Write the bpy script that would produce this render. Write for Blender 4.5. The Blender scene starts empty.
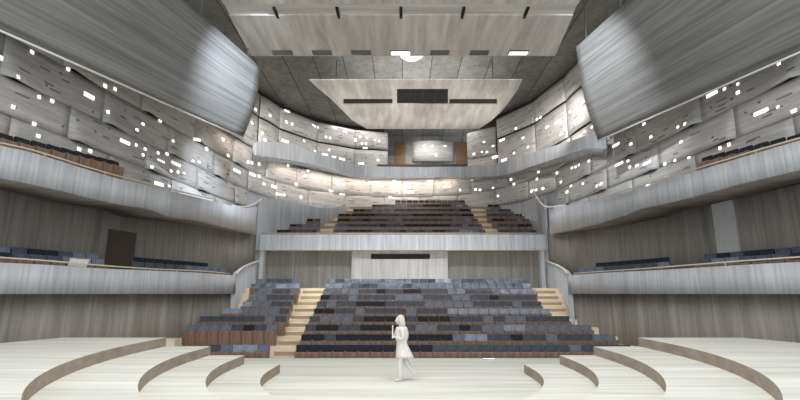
import bpy, bmesh, math, random
from mathutils import Vector, Matrix
from mathutils.bvhtree import BVHTree
random.seed(7)
SC = bpy.context.scene
COL = SC.collection
V = Vector
# ------------------------------------------------------------------ camera
F, CX, EZ = 465.0, 402.0, 2.27
PITCH = math.atan(94 / F)
cp, sp = math.cos(PITCH), math.sin(PITCH)
cam = bpy.data.cameras.new('camera'); camo = bpy.data.objects.new('camera', cam); COL.objects.link(camo)
cam.sensor_width = 36; cam.lens = F / 800 * 36; cam.shift_x = -(CX - 400) / 800
cam.clip_start = 0.05; cam.clip_end = 200
camo.location = (0, 0, EZ); camo.rotation_euler = (math.pi / 2 + PITCH, 0, 0)
SC.camera = camo
# ------------------------------------------------------------------ world, exposure, big lights
w = bpy.data.worlds.new('world'); SC.world = w; w.use_nodes = True
w.node_tree.nodes['Background'].inputs[0].default_value = (0.86, 0.93, 1.0, 1)
w.node_tree.nodes['Background'].inputs[1].default_value = 1.5
vs = SC.view_settings
vs.view_transform = 'Standard'; vs.look = 'None'; vs.gamma = 1; vs.use_curve_mapping = False
vs.exposure = 0.35

def area(name, loc, target, sx, sy, power, col=(1, 1, 1), spread=math.pi):
    l = bpy.data.lights.new(name, 'AREA'); l.shape = 'RECTANGLE'; l.size = sx; l.size_y = sy
    l.energy = power; l.color = col; l.spread = spread
    o = bpy.data.objects.new(name, l); COL.objects.link(o); o.location = loc
    o.rotation_euler = (V(target) - V(loc)).to_track_quat('-Z', 'Y').to_euler(); return o
def spot(name, loc, target, deg, power, col=(1, 1, 1), blend=0.6, r=0.03):
    l = bpy.data.lights.new(name, 'SPOT'); l.energy = power; l.color = col
    l.spot_size = math.radians(deg); l.spot_blend = blend; l.shadow_soft_size = r
    o = bpy.data.objects.new(name, l); COL.objects.link(o); o.location = loc
    o.rotation_euler = (V(target) - V(loc)).to_track_quat('-Z', 'Y').to_euler(); return o
area('stage_light', (0, 8.0, 13.8), (0, 9.5, 0), 15, 7, 1200, (1, 0.99, 0.97), math.radians(150))
area('ceiling_fill', (0, 17.5, 14.4), (0, 17.6, 17), 13, 6, 100, (1, 0.98, 0.95))  # unseen area light added above the canopy to brighten the ceiling
area('rear_ceiling_fill', (1, 29, 14.6), (1, 29.1, 17), 7, 6, 240, (1, 0.98, 0.95))  # added above the rear panel, out of view, to lift the ceiling
area('hall_fill', (0, 22.3, 15.8), (0, 28, 0), 13, 1.2, 640, (0.92, 0.96, 1.0), math.radians(68))  # hidden area light added behind the canopy to light the seats
area('rear_light', (0, 38.0, 16.6), (0, 37, 0), 12, 2.5, 230, (1.0, 0.97, 0.93))
spot('side_spot', (-3, 13.5, 13.4), (-8.0, 20.8, 11.4), 42, 7000, (0.78, 0.88, 1), 1)
spot('side_spot', (3, 13.5, 13.4), (9.0, 19.4, 11.4), 42, 5200, (0.88, 0.94, 1), 1)
spot('side_spot', (2, 20.5, 13.7), (-11.2, 25.6, 8.4), 22, 9000, (0.78, 0.88, 1), 1)
spot('side_spot', (-2, 20.5, 13.7), (9.8, 28.5, 7.4), 22, 2000,
     (0.85, 0.93, 1), 1)
spot('gallery_fill', (-7.0, 21.42, 14.0), (-8.8, 34, 12.6), 42, 5600, (1, 0.99, 0.97), 1)  # gallery spots: unseen, added to brighten the ribbon and panels
spot('gallery_fill', (0, 11.8, 12.3), (0, 40, 11.8), 21, 10000, (1, 0.99, 0.97), 1)
spot('gallery_fill', (7.4, 21.42, 14.0), (11.6, 32, 12.6), 40, 5600, (1, 0.99, 0.97), 1)
spot('rear_wall_fill', (1.6, 38.3, 16.8), (2.4, 42, 14.3), 80, 700, (1, 0.99, 0.97), 1)  # hidden spot added to light the lone panel on the rear wall
spot('panel_bounce_fill', (-8.9, 31.6, 6.5), (-0.5, 28.5, 14.2), 60, 1500, (1, 0.98, 0.95), 0.9)  # unseen pair of spots added in place of bounce under the rear panel
spot('panel_bounce_fill', (9.0, 31.6, 6.5), (2.5, 28.5, 14.2), 60, 1500, (1, 0.98, 0.95), 0.9)
spot('side_spot', (-2, 20.5, 13.75), (9.8, 28.5, 7.0), 16, 200, (0.85, 0.93, 1), 1)

# ------------------------------------------------------------------ projection helpers (place things on real surfaces)
def ray(px, py):
    u = (px - CX) / F; v = (200 - py) / F
    return V((u, cp - v * sp, sp + v * cp))
def at_y(px, py, Y):
    d = ray(px, py); return V((0, 0, EZ)) + d * (Y / d.y)
def at_z(px, py, z):
    d = ray(px, py); return V((0, 0, EZ)) + d * ((z - EZ) / d.z)
def proj(p):
    z = p.z - EZ; ww = p.y * cp + z * sp
    return (CX + F * p.x / ww, 200 - F * (-p.y * sp + z * cp) / ww)

def catmull(P, n=8):
    out = []
    for i in range(len(P) - 1):
        p0 = P[i - 1] if i else P[0] * 2 - P[1]
        p3 = P[i + 2] if i + 2 < len(P) else P[-1] * 2 - P[-2]
        p1, p2 = P[i], P[i + 1]
        for k in range(n):
            t = k / n
            out.append(0.5 * ((2 * p1) + (p2 - p0) * t + (2 * p0 - 5 * p1 + 4 * p2 - p3) * t * t + (3 * p1 - p0 - 3 * p2 + p3) * t ** 3))
    out.append(P[-1].copy()); return out

class Plan:
    """plan curve of the right-hand side (x>0); side=-1 mirrors it"""
    def __init__(s, pts, smooth=True):
        P = [V((x, y)) for y, x in pts]
        s.P = catmull(P, 10) if smooth else P
        s.cum = [0]
        for a, b in zip(s.P, s.P[1:]): s.cum.append(s.cum[-1] + (b - a).length)
        s.L = s.cum[-1]
    def offset(s, off):
        q = Plan.__new__(Plan); q.P = []
        for i, p in enumerate(s.P):
            a = s.P[max(0, i - 1)]; b = s.P[min(len(s.P) - 1, i + 1)]
            t = (b - a).normalized(); q.P.append(p + V((t.y, -t.x)) * off)   # outward
        q.cum = [0]
        for a, b in zip(q.P, q.P[1:]): q.cum.append(q.cum[-1] + (b - a).length)
        q.L = q.cum[-1]; return q
    def at(s, l):
        l = max(0, min(s.L, l))
        for i in range(len(s.P) - 1):
            if l <= s.cum[i + 1]:
                f = (l - s.cum[i]) / max(1e-9, s.cum[i + 1] - s.cum[i]); return s.P[i].lerp(s.P[i + 1], f)
        return s.P[-1].copy()
    def tangent(s, l):
        return (s.at(l + 0.05) - s.at(l - 0.05)).normalized()
    def hit(s, px, py):
        d = ray(px, py); a = abs(d.x) / d.y; best = None
        for i in range(len(s.P) - 1):
            p, q = s.P[i], s.P[i + 1]
            if p.y <= 0.5: continue
            ap, aq = p.x / p.y, q.x / q.y
            if (ap - a) * (aq - a) <= 0 and ap != aq:
                f = (ap - a) / (ap - aq)
                # refine on the straight segment
                e = q - p; den = e.x - a * e.y
                f = (a * p.y - p.x) / den if abs(den) > 1e-9 else f
                best = (i, max(0, min(1, f)))
        if best is None:      # just past an end of the curve
            q = min((s.P[0], s.P[-1]), key=lambda p: abs(p.x / max(p.y, 0.5) - a)); best = (len(s.P) - 2, 1.0) if q is s.P[-1] else (0, 0.0)
        i, f = best; p = s.P[i].lerp(s.P[i + 1], f); k = p.y / d.y
        return V((math.copysign(p.x, d.x), p.y, EZ + d.z * k)), s.cum[i] + f * (s.cum[i + 1] - s.cum[i])
    def l_at_y(s, y):
        for i in range(len(s.P) - 1):
            if s.P[i].y <= y <= s.P[i + 1].y:
                f = (y - s.P[i].y) / (s.P[i + 1].y - s.P[i].y); return s.cum[i] + f * (s.cum[i + 1] - s.cum[i])
        return 0 if y < s.P[0].y else s.L

HPL = Plan([(-2, 14.6), (5, 13.5), (10, 12.5), (13.3, 11.45), (16, 10.45), (19, 9.25), (22.5, 7.9)])          # lower side balcony front
HPU = Plan([(-2, 14.8), (5, 13.4), (10, 12.25), (13, 11.5), (16.2, 10.75), (22, 9.8), (27, 9.45), (31, 9.5)])   # upper side balcony front
HB = Plan([(-2, 16.5), (6, 15.2), (13, 13.9), (20, 12.3), (26, 10.5), (31.0, 9.75)])                          # wall behind lower side balcony
HL = Plan([(-2, 15.1), (5, 14.0), (10, 13.0), (13.3, 11.95), (16, 10.95), (19, 9.75), (21.6, 8.75), (22.75, 8.0)])          # wall under lower side balcony
HU = Plan([(-2, 15.6), (6, 14.2), (13, 13.1), (20, 12.1), (26, 11.3), (31, 10.5), (34.5, 9.3), (37.4, 7), (39.3, 3.8), (40, 0)])
HG = HU.offset(-1.0)

# ------------------------------------------------------------------ materials
MATS = {}
def rgb(r, g, b):
    f = lambda c: ((c / 255 + 0.055) / 1.055) ** 2.4 if c > 10 else c / 255 / 12.92
    return (f(r), f(g), f(b), 1)
def streak(name, c1, c2, scale, coord='Object', rough=0.55, spec=0.3, extra=None, detail=6.0):
    m = bpy.data.materials.new(name); m.use_nodes = True; nt = m.node_tree; N = nt.nodes; L = nt.links
    b = N['Principled BSDF']; b.inputs['Roughness'].default_value = rough
    b.inputs['Specular IOR Level'].default_value = spec
    tc = N.new('ShaderNodeTexCoord'); mp = N.new('ShaderNodeMapping'); mp.inputs['Scale'].default_value = scale
    L.new(tc.outputs[coord], mp.inputs['Vector'])
    no = N.new('ShaderNodeTexNoise'); no.inputs['Scale'].default_value = 1; no.inputs['Detail'].default_value = detail
    no.inputs['Roughness'].default_value = 0.6; no.inputs['Distortion'].default_value = 0.25
    L.new(mp.outputs[0], no.inputs['Vector'])
    cr = N.new('ShaderNodeValToRGB'); cr.color_ramp.elements[0].position = 0.3; cr.color_ramp.elements[1].position = 0.7
    cr.color_ramp.elements[0].color = c1; cr.color_ramp.elements[1].color = c2
    L.new(no.outputs['Fac'], cr.inputs['Fac']); out = cr.outputs['Color']
    if extra:   # second, coarser streak multiplied in
        mp2 = N.new('ShaderNodeMapping'); mp2.inputs['Scale'].default_value = extra[0]; L.new(tc.outputs[coord], mp2.inputs['Vector'])
        n2 = N.new('ShaderNodeTexNoise'); n2.inputs['Scale'].default_value = 1; n2.inputs['Detail'].default_value = 2; L.new(mp2.outputs[0], n2.inputs['Vector'])
        c2_ = N.new('ShaderNodeValToRGB'); c2_.color_ramp.elements[0].position = 0.35; c2_.color_ramp.elements[1].position = 0.65
        c2_.color_ramp.elements[0].color = (extra[1],) * 3 + (1,); L.new(n2.outputs['Fac'], c2_.inputs['Fac'])
        mx = N.new('ShaderNodeMix'); mx.data_type = 'RGBA'; mx.blend_type = 'MULTIPLY'; mx.inputs[0].default_value = 1
        L.new(out, mx.inputs[6]); L.new(c2_.outputs['Color'], mx.inputs[7]); out = mx.outputs[2]
    L.new(out, b.inputs['Base Color']); MATS[name] = m; return m
def plain(name, c, rough=0.5, emit=0, metal=0):
    m = bpy.data.materials.new(name); m.use_nodes = True; b = m.node_tree.nodes['Principled BSDF']
    b.inputs['Base Color'].default_value = c; b.inputs['Roughness'].default_value = rough; b.inputs['Metallic'].default_value = metal
    if emit:
        b.inputs['Emission Color'].default_value = c; b.inputs['Emission Strength'].default_value = emit
    N = m.node_tree.nodes; L = m.node_tree.links
    if not emit:
        no = N.new('ShaderNodeTexNoise'); no.inputs['Scale'].default_value = 9
        mx = N.new('ShaderNodeMix'); mx.data_type = 'RGBA'; mx.blend_type = 'MULTIPLY'; mx.inputs[0].default_value = 0.25
        mx.inputs[6].default_value = c; L.new(no.outputs['Fac'], mx.inputs[7]); L.new(mx.outputs[2], b.inputs['Base Color'])
    MATS[name] = m; return m
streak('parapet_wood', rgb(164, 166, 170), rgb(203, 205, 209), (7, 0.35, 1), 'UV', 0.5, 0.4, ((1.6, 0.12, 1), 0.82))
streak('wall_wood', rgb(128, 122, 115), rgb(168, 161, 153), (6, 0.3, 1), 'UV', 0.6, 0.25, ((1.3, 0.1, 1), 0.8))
streak('wall_wood_object', rgb(112, 109, 106), rgb(148, 145, 141), (6, 6, 0.3), 'Object', 0.6, 0.25, ((1.3, 1.3, 0.1), 0.8))
streak('booth_wood', rgb(158, 157, 156), rgb(192, 191, 190), (6, 6, 0.3), 'Object', 0.55, 0.3, ((1.3, 1.3, 0.1), 0.85))
streak('parapet_wood_object', rgb(164, 166, 170), rgb(203, 205, 209), (7, 7, 0.35), 'Object', 0.5, 0.4)
streak('panel_wood', rgb(172, 168, 165), rgb(206, 202, 198), (0.35, 5, 1), 'UV', 0.5, 0.35, ((1.2, 9, 1), 0.84))
streak('reflector_wood', rgb(106, 105, 104), rgb(154, 153, 151), (0.16, 4.2, 1), 'UV', 0.34, 0.6, ((0.07, 1.1, 1), 0.8))
streak('canopy_wood', rgb(178, 173, 168), rgb(226, 221, 215), (2.2, 0.22, 2.2), 'Object', 0.55, 0.3, ((0.8, 0.12, 1), 0.84))
streak('canopy_band_wood', rgb(180, 175, 170), rgb(218, 213, 207), (0.22, 3.4, 2.2), 'Object', 0.55, 0.3)
streak('ceiling_panel_wood', rgb(182, 177, 172), rgb(236, 232, 227), (2.2, 0.35, 0.6), 'Object', 0.55, 0.3, ((0.8, 0.16, 0.3), 0.86))
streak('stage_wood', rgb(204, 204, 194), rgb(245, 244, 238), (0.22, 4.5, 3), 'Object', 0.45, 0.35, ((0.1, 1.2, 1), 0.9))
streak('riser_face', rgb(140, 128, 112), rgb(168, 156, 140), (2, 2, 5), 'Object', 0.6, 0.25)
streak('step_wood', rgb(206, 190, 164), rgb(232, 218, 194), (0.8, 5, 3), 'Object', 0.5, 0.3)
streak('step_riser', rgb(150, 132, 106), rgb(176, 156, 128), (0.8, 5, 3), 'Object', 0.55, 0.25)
streak('seat_wood', rgb(112, 92, 78), rgb(150, 124, 105), (9, 9, 1.5), 'Object', 0.5, 0.3)
streak('concrete', rgb(128, 127, 123), rgb(156, 155, 151), (2.2, 2.2, 2.2), 'Object', 0.85, 0.2, ((0.5, 0.5, 0.5), 0.85), 10)
streak('fabric_black', rgb(24, 27, 33), rgb(44, 49, 57), (2.2, 4, 3), 'Object', 0.8, 0.2)
streak('fabric_navy', rgb(36, 41, 50), rgb(90, 98, 110), (2.2, 4, 3), 'Object', 0.8, 0.2)
streak('fabric_slate', rgb(54, 62, 74), rgb(130, 140, 154), (2.2, 4, 3), 'Object', 0.8, 0.2)
streak('fabric_pale', rgb(78, 88, 102), rgb(166, 176, 190), (2.2, 4, 3), 'Object', 0.8, 0.2)
plain('dark_void', rgb(30, 28, 27), 0.8)
plain('slot_dark', rgb(70, 66, 62), 0.8)
plain('slot_dull', rgb(128, 123, 118), 0.8)
plain('slot_pale', rgb(206, 202, 196), 0.6)
plain('door_brown', rgb(84, 72, 64), 0.6)
plain('door_walnut', rgb(132, 98, 70), 0.6)
plain('rail_metal', rgb(214, 200, 176), 0.35)
plain('rail_white', rgb(240, 238, 230), 0.4)
plain('pilaster_paint', rgb(196, 197, 194), 0.7)
plain('steel', rgb(130, 130, 132), 0.4, 0, 0.6)
plain('figure_white', rgb(232, 226, 221), 0.8)
plain('figure_hair', rgb(222, 210, 202), 0.8)
plain('white_board', rgb(250, 250, 248), 0.5)
plain('light_white', (1, 0.97, 0.92, 1), 0.5, 1.4)
plain('light_lamp', (1, 0.99, 0.96, 1), 0.5, 1.1)
plain('light_cool', (0.85, 0.93, 1, 1), 0.5, 2.0)
plain('light_warm', (1, 0.86, 0.66, 1), 0.5, 3)
# concrete joints along the hall
def concrete_joints():
    m = MATS['concrete']; nt = m.node_tree; N = nt.nodes; L = nt.links; b = N['Principled BSDF']
    src = b.inputs['Base Color'].links[0].from_socket
    tc = N.new('ShaderNodeTexCoord'); sx = N.new('ShaderNodeSeparateXYZ'); L.new(tc.outputs['Object'], sx.inputs[0])
    a = N.new('ShaderNodeMath'); a.operation = 'MULTIPLY'; a.inputs[1].default_value = 1 / 1.9; L.new(sx.outputs[0], a.inputs[0])
    fr = N.new('ShaderNodeMath'); fr.operation = 'FRACT'; L.new(a.outputs[0], fr.inputs[0])
    lt = N.new('ShaderNodeMath'); lt.operation = 'LESS_THAN'; lt.inputs[1].default_value = 0.025; L.new(fr.outputs[0], lt.inputs[0])
    fl = N.new('ShaderNodeMath'); fl.operation = 'FLOOR'; L.new(a.outputs[0], fl.inputs[0])
    wn = N.new('ShaderNodeTexWhiteNoise'); wn.noise_dimensions = '1D'; L.new(fl.outputs[0], wn.inputs['W'])
    mr = N.new('ShaderNodeMapRange'); mr.inputs[3].default_value = 0.82; mr.inputs[4].default_value = 1.15; L.new(wn.outputs['Value'], mr.inputs[0])
    m1 = N.new('ShaderNodeMix'); m1.data_type = 'RGBA'; m1.blend_type = 'MULTIPLY'; m1.inputs[0].default_value = 1
    L.new(src, m1.inputs[6]); L.new(mr.outputs[0], m1.inputs[7])
    vo = N.new('ShaderNodeTexNoise'); vo.inputs['Scale'].default_value = 12; L.new(tc.outputs['Object'], vo.inputs['Vector'])
    pit = N.new('ShaderNodeMath'); pit.operation = 'LESS_THAN'; pit.inputs[1].default_value = 0.33; L.new(vo.outputs['Fac'], pit.inputs[0])
    mxx = N.new('ShaderNodeMath'); mxx.operation = 'MAXIMUM'; L.new(lt.outputs[0], mxx.inputs[0]); L.new(pit.outputs[0], mxx.inputs[1])
    m2 = N.new('ShaderNodeMix'); m2.data_type = 'RGBA'; m2.inputs[7].default_value = rgb(58, 57, 55)
    L.new(mxx.outputs[0], m2.inputs[0]); L.new(m1.outputs[2], m2.inputs[6]); L.new(m2.outputs[2], b.inputs['Base Color'])
concrete_joints()
M = MATS

# ------------------------------------------------------------------ mesh helpers
def link(name, me, mats, parent=None):
    o = bpy.data.objects.new(name, me); COL.objects.link(o)
    for m in (mats if isinstance(mats, (list, tuple)) else [mats]): me.materials.append(M[m])
    if parent: o.parent = parent
    return o
def tag(o, label=None, cat=None, group=None, kind=None):
    if label: o['label'] = label
    if cat: o['category'] = cat
    if group: o['group'] = group
    if kind: o['kind'] = kind
    return o
def empty(name, loc=(0, 0, 0), rz=0):
    o = bpy.data.objects.new(name, None); COL.objects.link(o); o.location = loc; o.rotation_euler = (0, 0, rz); o.empty_display_size = 0.2; return o
def bm_obj(name, bm, mats, parent=None, smooth=False):
    me = bpy.data.meshes.new(name); bmesh.ops.recalc_face_normals(bm, faces=bm.faces[:]); bm.to_mesh(me); bm.free()
    if smooth:
        for p in me.polygons: p.use_smooth = True
    return link(name, me, mats, parent)
def add_box(bm, c, s, rot=None, mi=0, bev=0.0):
    r = bmesh.ops.create_cube(bm, size=1); vs_ = r['verts']
    for v in vs_: v.co = V((v.co.x * s[0], v.co.y * s[1], v.co.z * s[2]))
    if bev:
        es = list({e for v in vs_ for e in v.link_edges}); rb = bmesh.ops.bevel(bm, geom=es, offset=bev, segments=2, affect='EDGES', profile=0.5)
        vs_ = list({v for v in rb['verts']} | {v for v in vs_ if v.is_valid})
    for v in vs_:
        p = v.co.copy()
        if rot: p = rot @ p
        v.co = p + V(c)
    for f in {f for v in vs_ for f in v.link_faces}: f.material_index = mi
    return vs_
def box(name, c, s, mats, parent=None, rot=None, bev=0.0):
    bm = bmesh.new(); add_box(bm, (0, 0, 0), s, rot, 0, bev); o = bm_obj(name, bm, mats, parent); o.location = c; return o
def prism(name, pts, z0, z1, mats, parent=None, top=0, side=0):
    bm = bmesh.new(); A = [bm.verts.new((x, y, z0)) for x, y in pts]; B = [bm.verts.new((x, y, z1)) for x, y in pts]
    f = bm.faces.new(B); f.material_index = top; bm.faces.new(A[::-1]).material_index = side
    n = len(pts)
    for i in range(n): bm.faces.new((A[i], A[(i + 1) % n], B[(i + 1) % n], B[i])).material_index = side
    return bm_obj(name, bm, mats, parent)
def tube(name, pts, r, mats, parent=None, seg=6):
    bm = bmesh.new(); rings = []
    for i, p in enumerate(pts):
        t = (pts[min(i + 1, len(pts) - 1)] - pts[max(0, i - 1)]).normalized()
        up = V((0, 0, 1)) if abs(t.z) < 0.9 else V((1, 0, 0)); a = t.cross(up).normalized(); b = t.cross(a)
        rings.append([bm.verts.new(p + (a * math.cos(2 * math.pi * k / seg) + b * math.sin(2 * math.pi * k / seg)) * r) for k in range(seg)])
    for r0, r1 in zip(rings, rings[1:]):
        for k in range(seg): bm.faces.new((r0[k], r0[(k + 1) % seg], r1[(k + 1) % seg], r1[k]))
    bm.faces.new(rings[0][::-1]); bm.faces.new(rings[-1]); return bm_obj(name, bm, mats, parent, True)
def sheet(name, G, thick, mats, parent=None, away=None, smooth=True, u_off=0.0):
    """solid shell from a grid of points G[i][j]; thickness grows along the side AWAY from the point 'away'"""
    n, m = len(G), len(G[0])
    def nrm(i, j):
        a = G[min(i + 1, n - 1)][j] - G[max(i - 1, 0)][j]; b = G[i][min(j + 1, m - 1)] - G[i][max(j - 1, 0)]
        c = a.cross(b); return c.normalized() if c.length > 1e-9 else V((0, 0, 1))
    ci, cj = n // 2, m // 2
    sgn = -1 if nrm(ci, cj).dot(V(away) - G[ci][cj]) > 0 else 1
    B = [[G[i][j] + nrm(i, j) * thick * sgn for j in range(m)] for i in range(n)]
    bm = bmesh.new(); uv = bm.loops.layers.uv.new('UVMap')
    A_ = [[bm.verts.new(G[i][j]) for j in range(m)] for i in range(n)]; B_ = [[bm.verts.new(B[i][j]) for j in range(m)] for i in range(n)]
    U = [u_off]
    for i in range(1, n): U.append(U[-1] + (G[i][0] - G[i - 1][0]).length)
    W = [0.0]
    for j in range(1, m): W.append(W[-1] + (G[0][j] - G[0][j - 1]).length)
    W = [x + G[0][0].z for x in W]
    def face(vs_, uvs, sm):
        f = bm.faces.new(vs_); f.smooth = sm
        for l, q in zip(f.loops, uvs): l[uv].uv = q
    for i in range(n - 1):
        for j in range(m - 1):
            q = [(i, j), (i + 1, j), (i + 1, j + 1), (i, j + 1)]; u = [(U[a], W[b]) for a, b in q]
            face([A_[a][b] for a, b in q], u, smooth); face([B_[a][b] for a, b in q[::-1]], u[::-1], smooth)
    for i in range(n - 1):
        for j in (0, m - 1):
            face([A_[i][j], A_[i + 1][j], B_[i + 1][j], B_[i][j]], [(U[i], W[j]), (U[i + 1], W[j]), (U[i + 1], W[j] + 0.05), (U[i], W[j] + 0.05)], False)
    for j in range(m - 1):
        for i in (0, n - 1):
            face([A_[i][j], A_[i][j + 1], B_[i][j + 1], B_[i][j]], [(U[i], W[j]), (U[i], W[j + 1]), (U[i] + 0.05, W[j + 1]), (U[i] + 0.05, W[j])], False)
    bmesh.ops.recalc_face_normals(bm, faces=bm.faces[:])
    me = bpy.data.meshes.new(name); bm.to_mesh(me); bm.free(); return link(name, me, mats, parent)
def vwall(name, plan, side, l0, l1, z0, z1, thick, mat, n=30, kind='structure', parent=None):
    G = []
    for i in range(n + 1):
        p = plan.at(l0 + (l1 - l0) * i / n); a = z0(p.y) if callable(z0) else z0; b = z1(p.y) if callable(z1) else z1
        G.append([V((p.x * side, p.y, a)), V((p.x * side, p.y, b))])
    o = sheet(name, G, thick, mat, parent, away=(0, G[n // 2][0].y - 6, G[n // 2][0].z))
    if kind: o['kind'] = kind
    return o
SIDE = {-1: 'left', 1: 'right'}

# ------------------------------------------------------------------ big structure: hall floor, stage, ceiling, walls
def stepped(name, X0, X1, Y0, n, pitch, z0, rise, yend, zbot, mat):
    bm = bmesh.new()
    prof = [(Y0, zbot), (Y0, z0)]
    for i in range(n):
        y = Y0 + pitch * (i + 1) if i < n - 1 else yend
        prof.append((y, z0 + rise * i))
        if i < n - 1: prof.append((y, z0 + rise * (i + 1)))
    prof.append((yend, zbot))
    A = [bm.verts.new((X0, y, z)) for y, z in prof]; B = [bm.verts.new((X1, y, z)) for y, z in prof]; k = len(prof)
    bm.faces.new(A); bm.faces.new(B[::-1])
    for i in range(k): bm.faces.new((A[i], A[(i + 1) % k], B[(i + 1) % k], B[i]))
    o = bm_obj(name, bm, mat); o['kind'] = 'structure'; return o
RP, RR = 0.97, 0.30                                     # stalls row pitch and rise
ROWY = lambda i: 18.0 + RP * i
ROWZ = lambda i: -0.4 + RR * i
stepped('floor', -11.6, 11.6, 17.62, 11, RP, -0.4, RR, 32.4, -0.9, 'step_wood')
box('floor_stage', (0, 8.3, -0.3), (32, 18.6, 0.6), 'stage_wood')['kind'] = 'structure'
ceil = box('ceiling', (0, 20, 17.2), (36, 48, 0.4), 'concrete'); ceil['kind'] = 'structure'
bk = box('wall_back', (0, 42.4, 13.5), (36, 0.4, 8), 'concrete'); bk['kind'] = 'structure'

for s in (-1, 1):
    sd = SIDE[s]
    # wall below the lower side balcony, wall behind its seats, plain wood wall beside the rear balcony, backing of the perforated wall
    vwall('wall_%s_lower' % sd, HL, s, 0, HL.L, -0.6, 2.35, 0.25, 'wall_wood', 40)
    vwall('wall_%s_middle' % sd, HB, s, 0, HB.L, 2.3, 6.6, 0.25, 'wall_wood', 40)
    BK = HU.offset(0.32); vwall('wall_%s_backing' % sd, BK, s, 0, BK.L, 5.9, 12.2, 0.25, 'slot_dark', 60)
    vwall('wall_%s_backing_high' % sd, BK, s, 0, BK.hit(384 if s < 0 else 470, 140)[1], 12.2, 17.05, 0.25, 'slot_dark', 60)
    vwall('wall_%s_rear' % sd, HU.offset(-0.02), s, HU.l_at_y(30.2), HU.L, 5.2, 9.24, 0.25, 'booth_wood' if False else 'parapet_wood', 30)

# ---- stage risers: concentric, horseshoe shaped, highest outside
EA = [3.58, 4.64, 5.66, 7.0]; EB = [4.8, 6.5, 8.1, 9.7]
names = ['lowest curved pale wood stage riser, innermost of the four horseshoe steps',
         'second curved pale wood stage riser counted outward from the person',
         'third curved pale wood stage riser, just inside the highest one',
         'highest and outermost curved pale wood stage riser along the side walls']
for k in range(4):
    a, b = EA[k], EB[k]; yt = 14.35 - 0.0 * k
    inner = [(-a, yt)] + [(-a * math.cos(t), 13.3 - b * math.sin(t)) for t in [math.pi * i / 60 for i in range(61)]] + [(a, yt)]
    out = [(10.1, yt), (12.0, 8.4), (12.6, -1.0), (-12.6, -1.0), (-12.0, 8.4), (-10.1, yt)]
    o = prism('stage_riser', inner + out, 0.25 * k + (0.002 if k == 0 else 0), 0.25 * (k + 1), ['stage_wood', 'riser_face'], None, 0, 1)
    tag(o, names[k], 'stage riser', 'curved orchestra risers')
# low kerb beside the front of the side stalls
o = box('trim_kerb', (-9.15, 17.95, 0.05), (1.7, 0.55, 1.2), 'step_wood'); o['kind'] = 'structure'

# ------------------------------------------------------------------ parapets of the side balconies
def px_curve(plan, data, n=6):
    return catmull([plan.hit(x, y)[0] for x, y in data], n)
def parapet(name, plan, top, bot, ext, thick=0.16, zoff=0):
    """ribbon through photographed top and bottom edges; ext = how far it carries on towards the stage"""
    T = px_curve(plan, top); Bt = px_curve(plan, bot); side = 1 if T[0].x > 0 else -1
    def z_by_y(P):
        Q = sorted(P, key=lambda p: p.y)
        def f(y):
            if y <= Q[0].y: return Q[0].z
            for a, b in zip(Q, Q[1:]):
                if a.y <= y <= b.y: return a.z + (b.z - a.z) * (y - a.y) / max(1e-6, b.y - a.y)
            return Q[-1].z
        return f
    zt, zb = z_by_y(T), z_by_y(Bt)
    l1 = plan.l_at_y(max(p.y for p in T)); l0 = plan.l_at_y(ext)
    G = []
    for i in range(71):
        p = plan.at(l0 + (l1 - l0) * i / 70); G.append([V((p.x * side, p.y, zb(p.y))), V((p.x * side, p.y, zt(p.y)))])
    o = sheet(name, G, thick, 'parapet_wood', None, away=(0, G[35][0].y, 4)); o['kind'] = 'structure'
    return G, zt, zb, l0, l1
LT = [(0, 262.5), (50, 265), (100, 268.3), (150, 270.5), (200, 272.8), (237, 275.5)]
RT = [(800, 262), (750, 264.5), (700, 267.5), (650, 270.5), (600, 273), (567, 275.5)]
par_lower, par_upper = {}, {}
par_lower[-1] = parapet('trim_parapet_left_lower', HPL, LT, [(x, 294) for x, y in LT], 3)
par_lower[1] = parapet('trim_parapet_right_lower', HPL, RT, [(x, 294) for x, y in RT], 3)
UT_L = [(0, 145.5), (30, 152), (60, 161), (90, 170.5), (120, 179), (145, 185), (165, 190), (200, 198), (240, 207.5), (258, 207)]
UB_L = [(0, 178), (30, 184), (60, 190.5), (90, 198), (120, 204.5), (145, 208.5), (158, 212.5), (170, 217), (200, 221), (220, 226), (258, 235)]
UT_R = [(800, 140.5), (770, 149), (740, 158), (700, 170), (660, 182), (630, 191), (600, 199.5), (575, 204), (548, 208.5)]
UB_R = [(800, 170), (770, 177), (740, 184), (700, 195), (660, 205), (640, 209), (625, 215.5), (600, 223), (575, 229), (548, 234.5)]
par_upper[-1] = parapet('trim_parapet_left_upper', HPU, UT_L, UB_L, 3)
par_upper[1] = parapet('trim_parapet_right_upper', HPU, UT_R, UB_R, 3)
def off_grid(G, plan_to, z_of):
    """slab rows from a parapet foot outwards to another plan at the same y"""
    R = []
    for row in G:
        p = row[0]; sd = 1 if p.x > 0 else -1; p = V((p.x + 0.1 * sd, p.y, p.z)); q = plan_to.at(plan_to.l_at_y(p.y))
        R.append([V((p.x, p.y, z_of(p))), V((q.x * sd, p.y, z_of(p)))])
    return R
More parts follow.
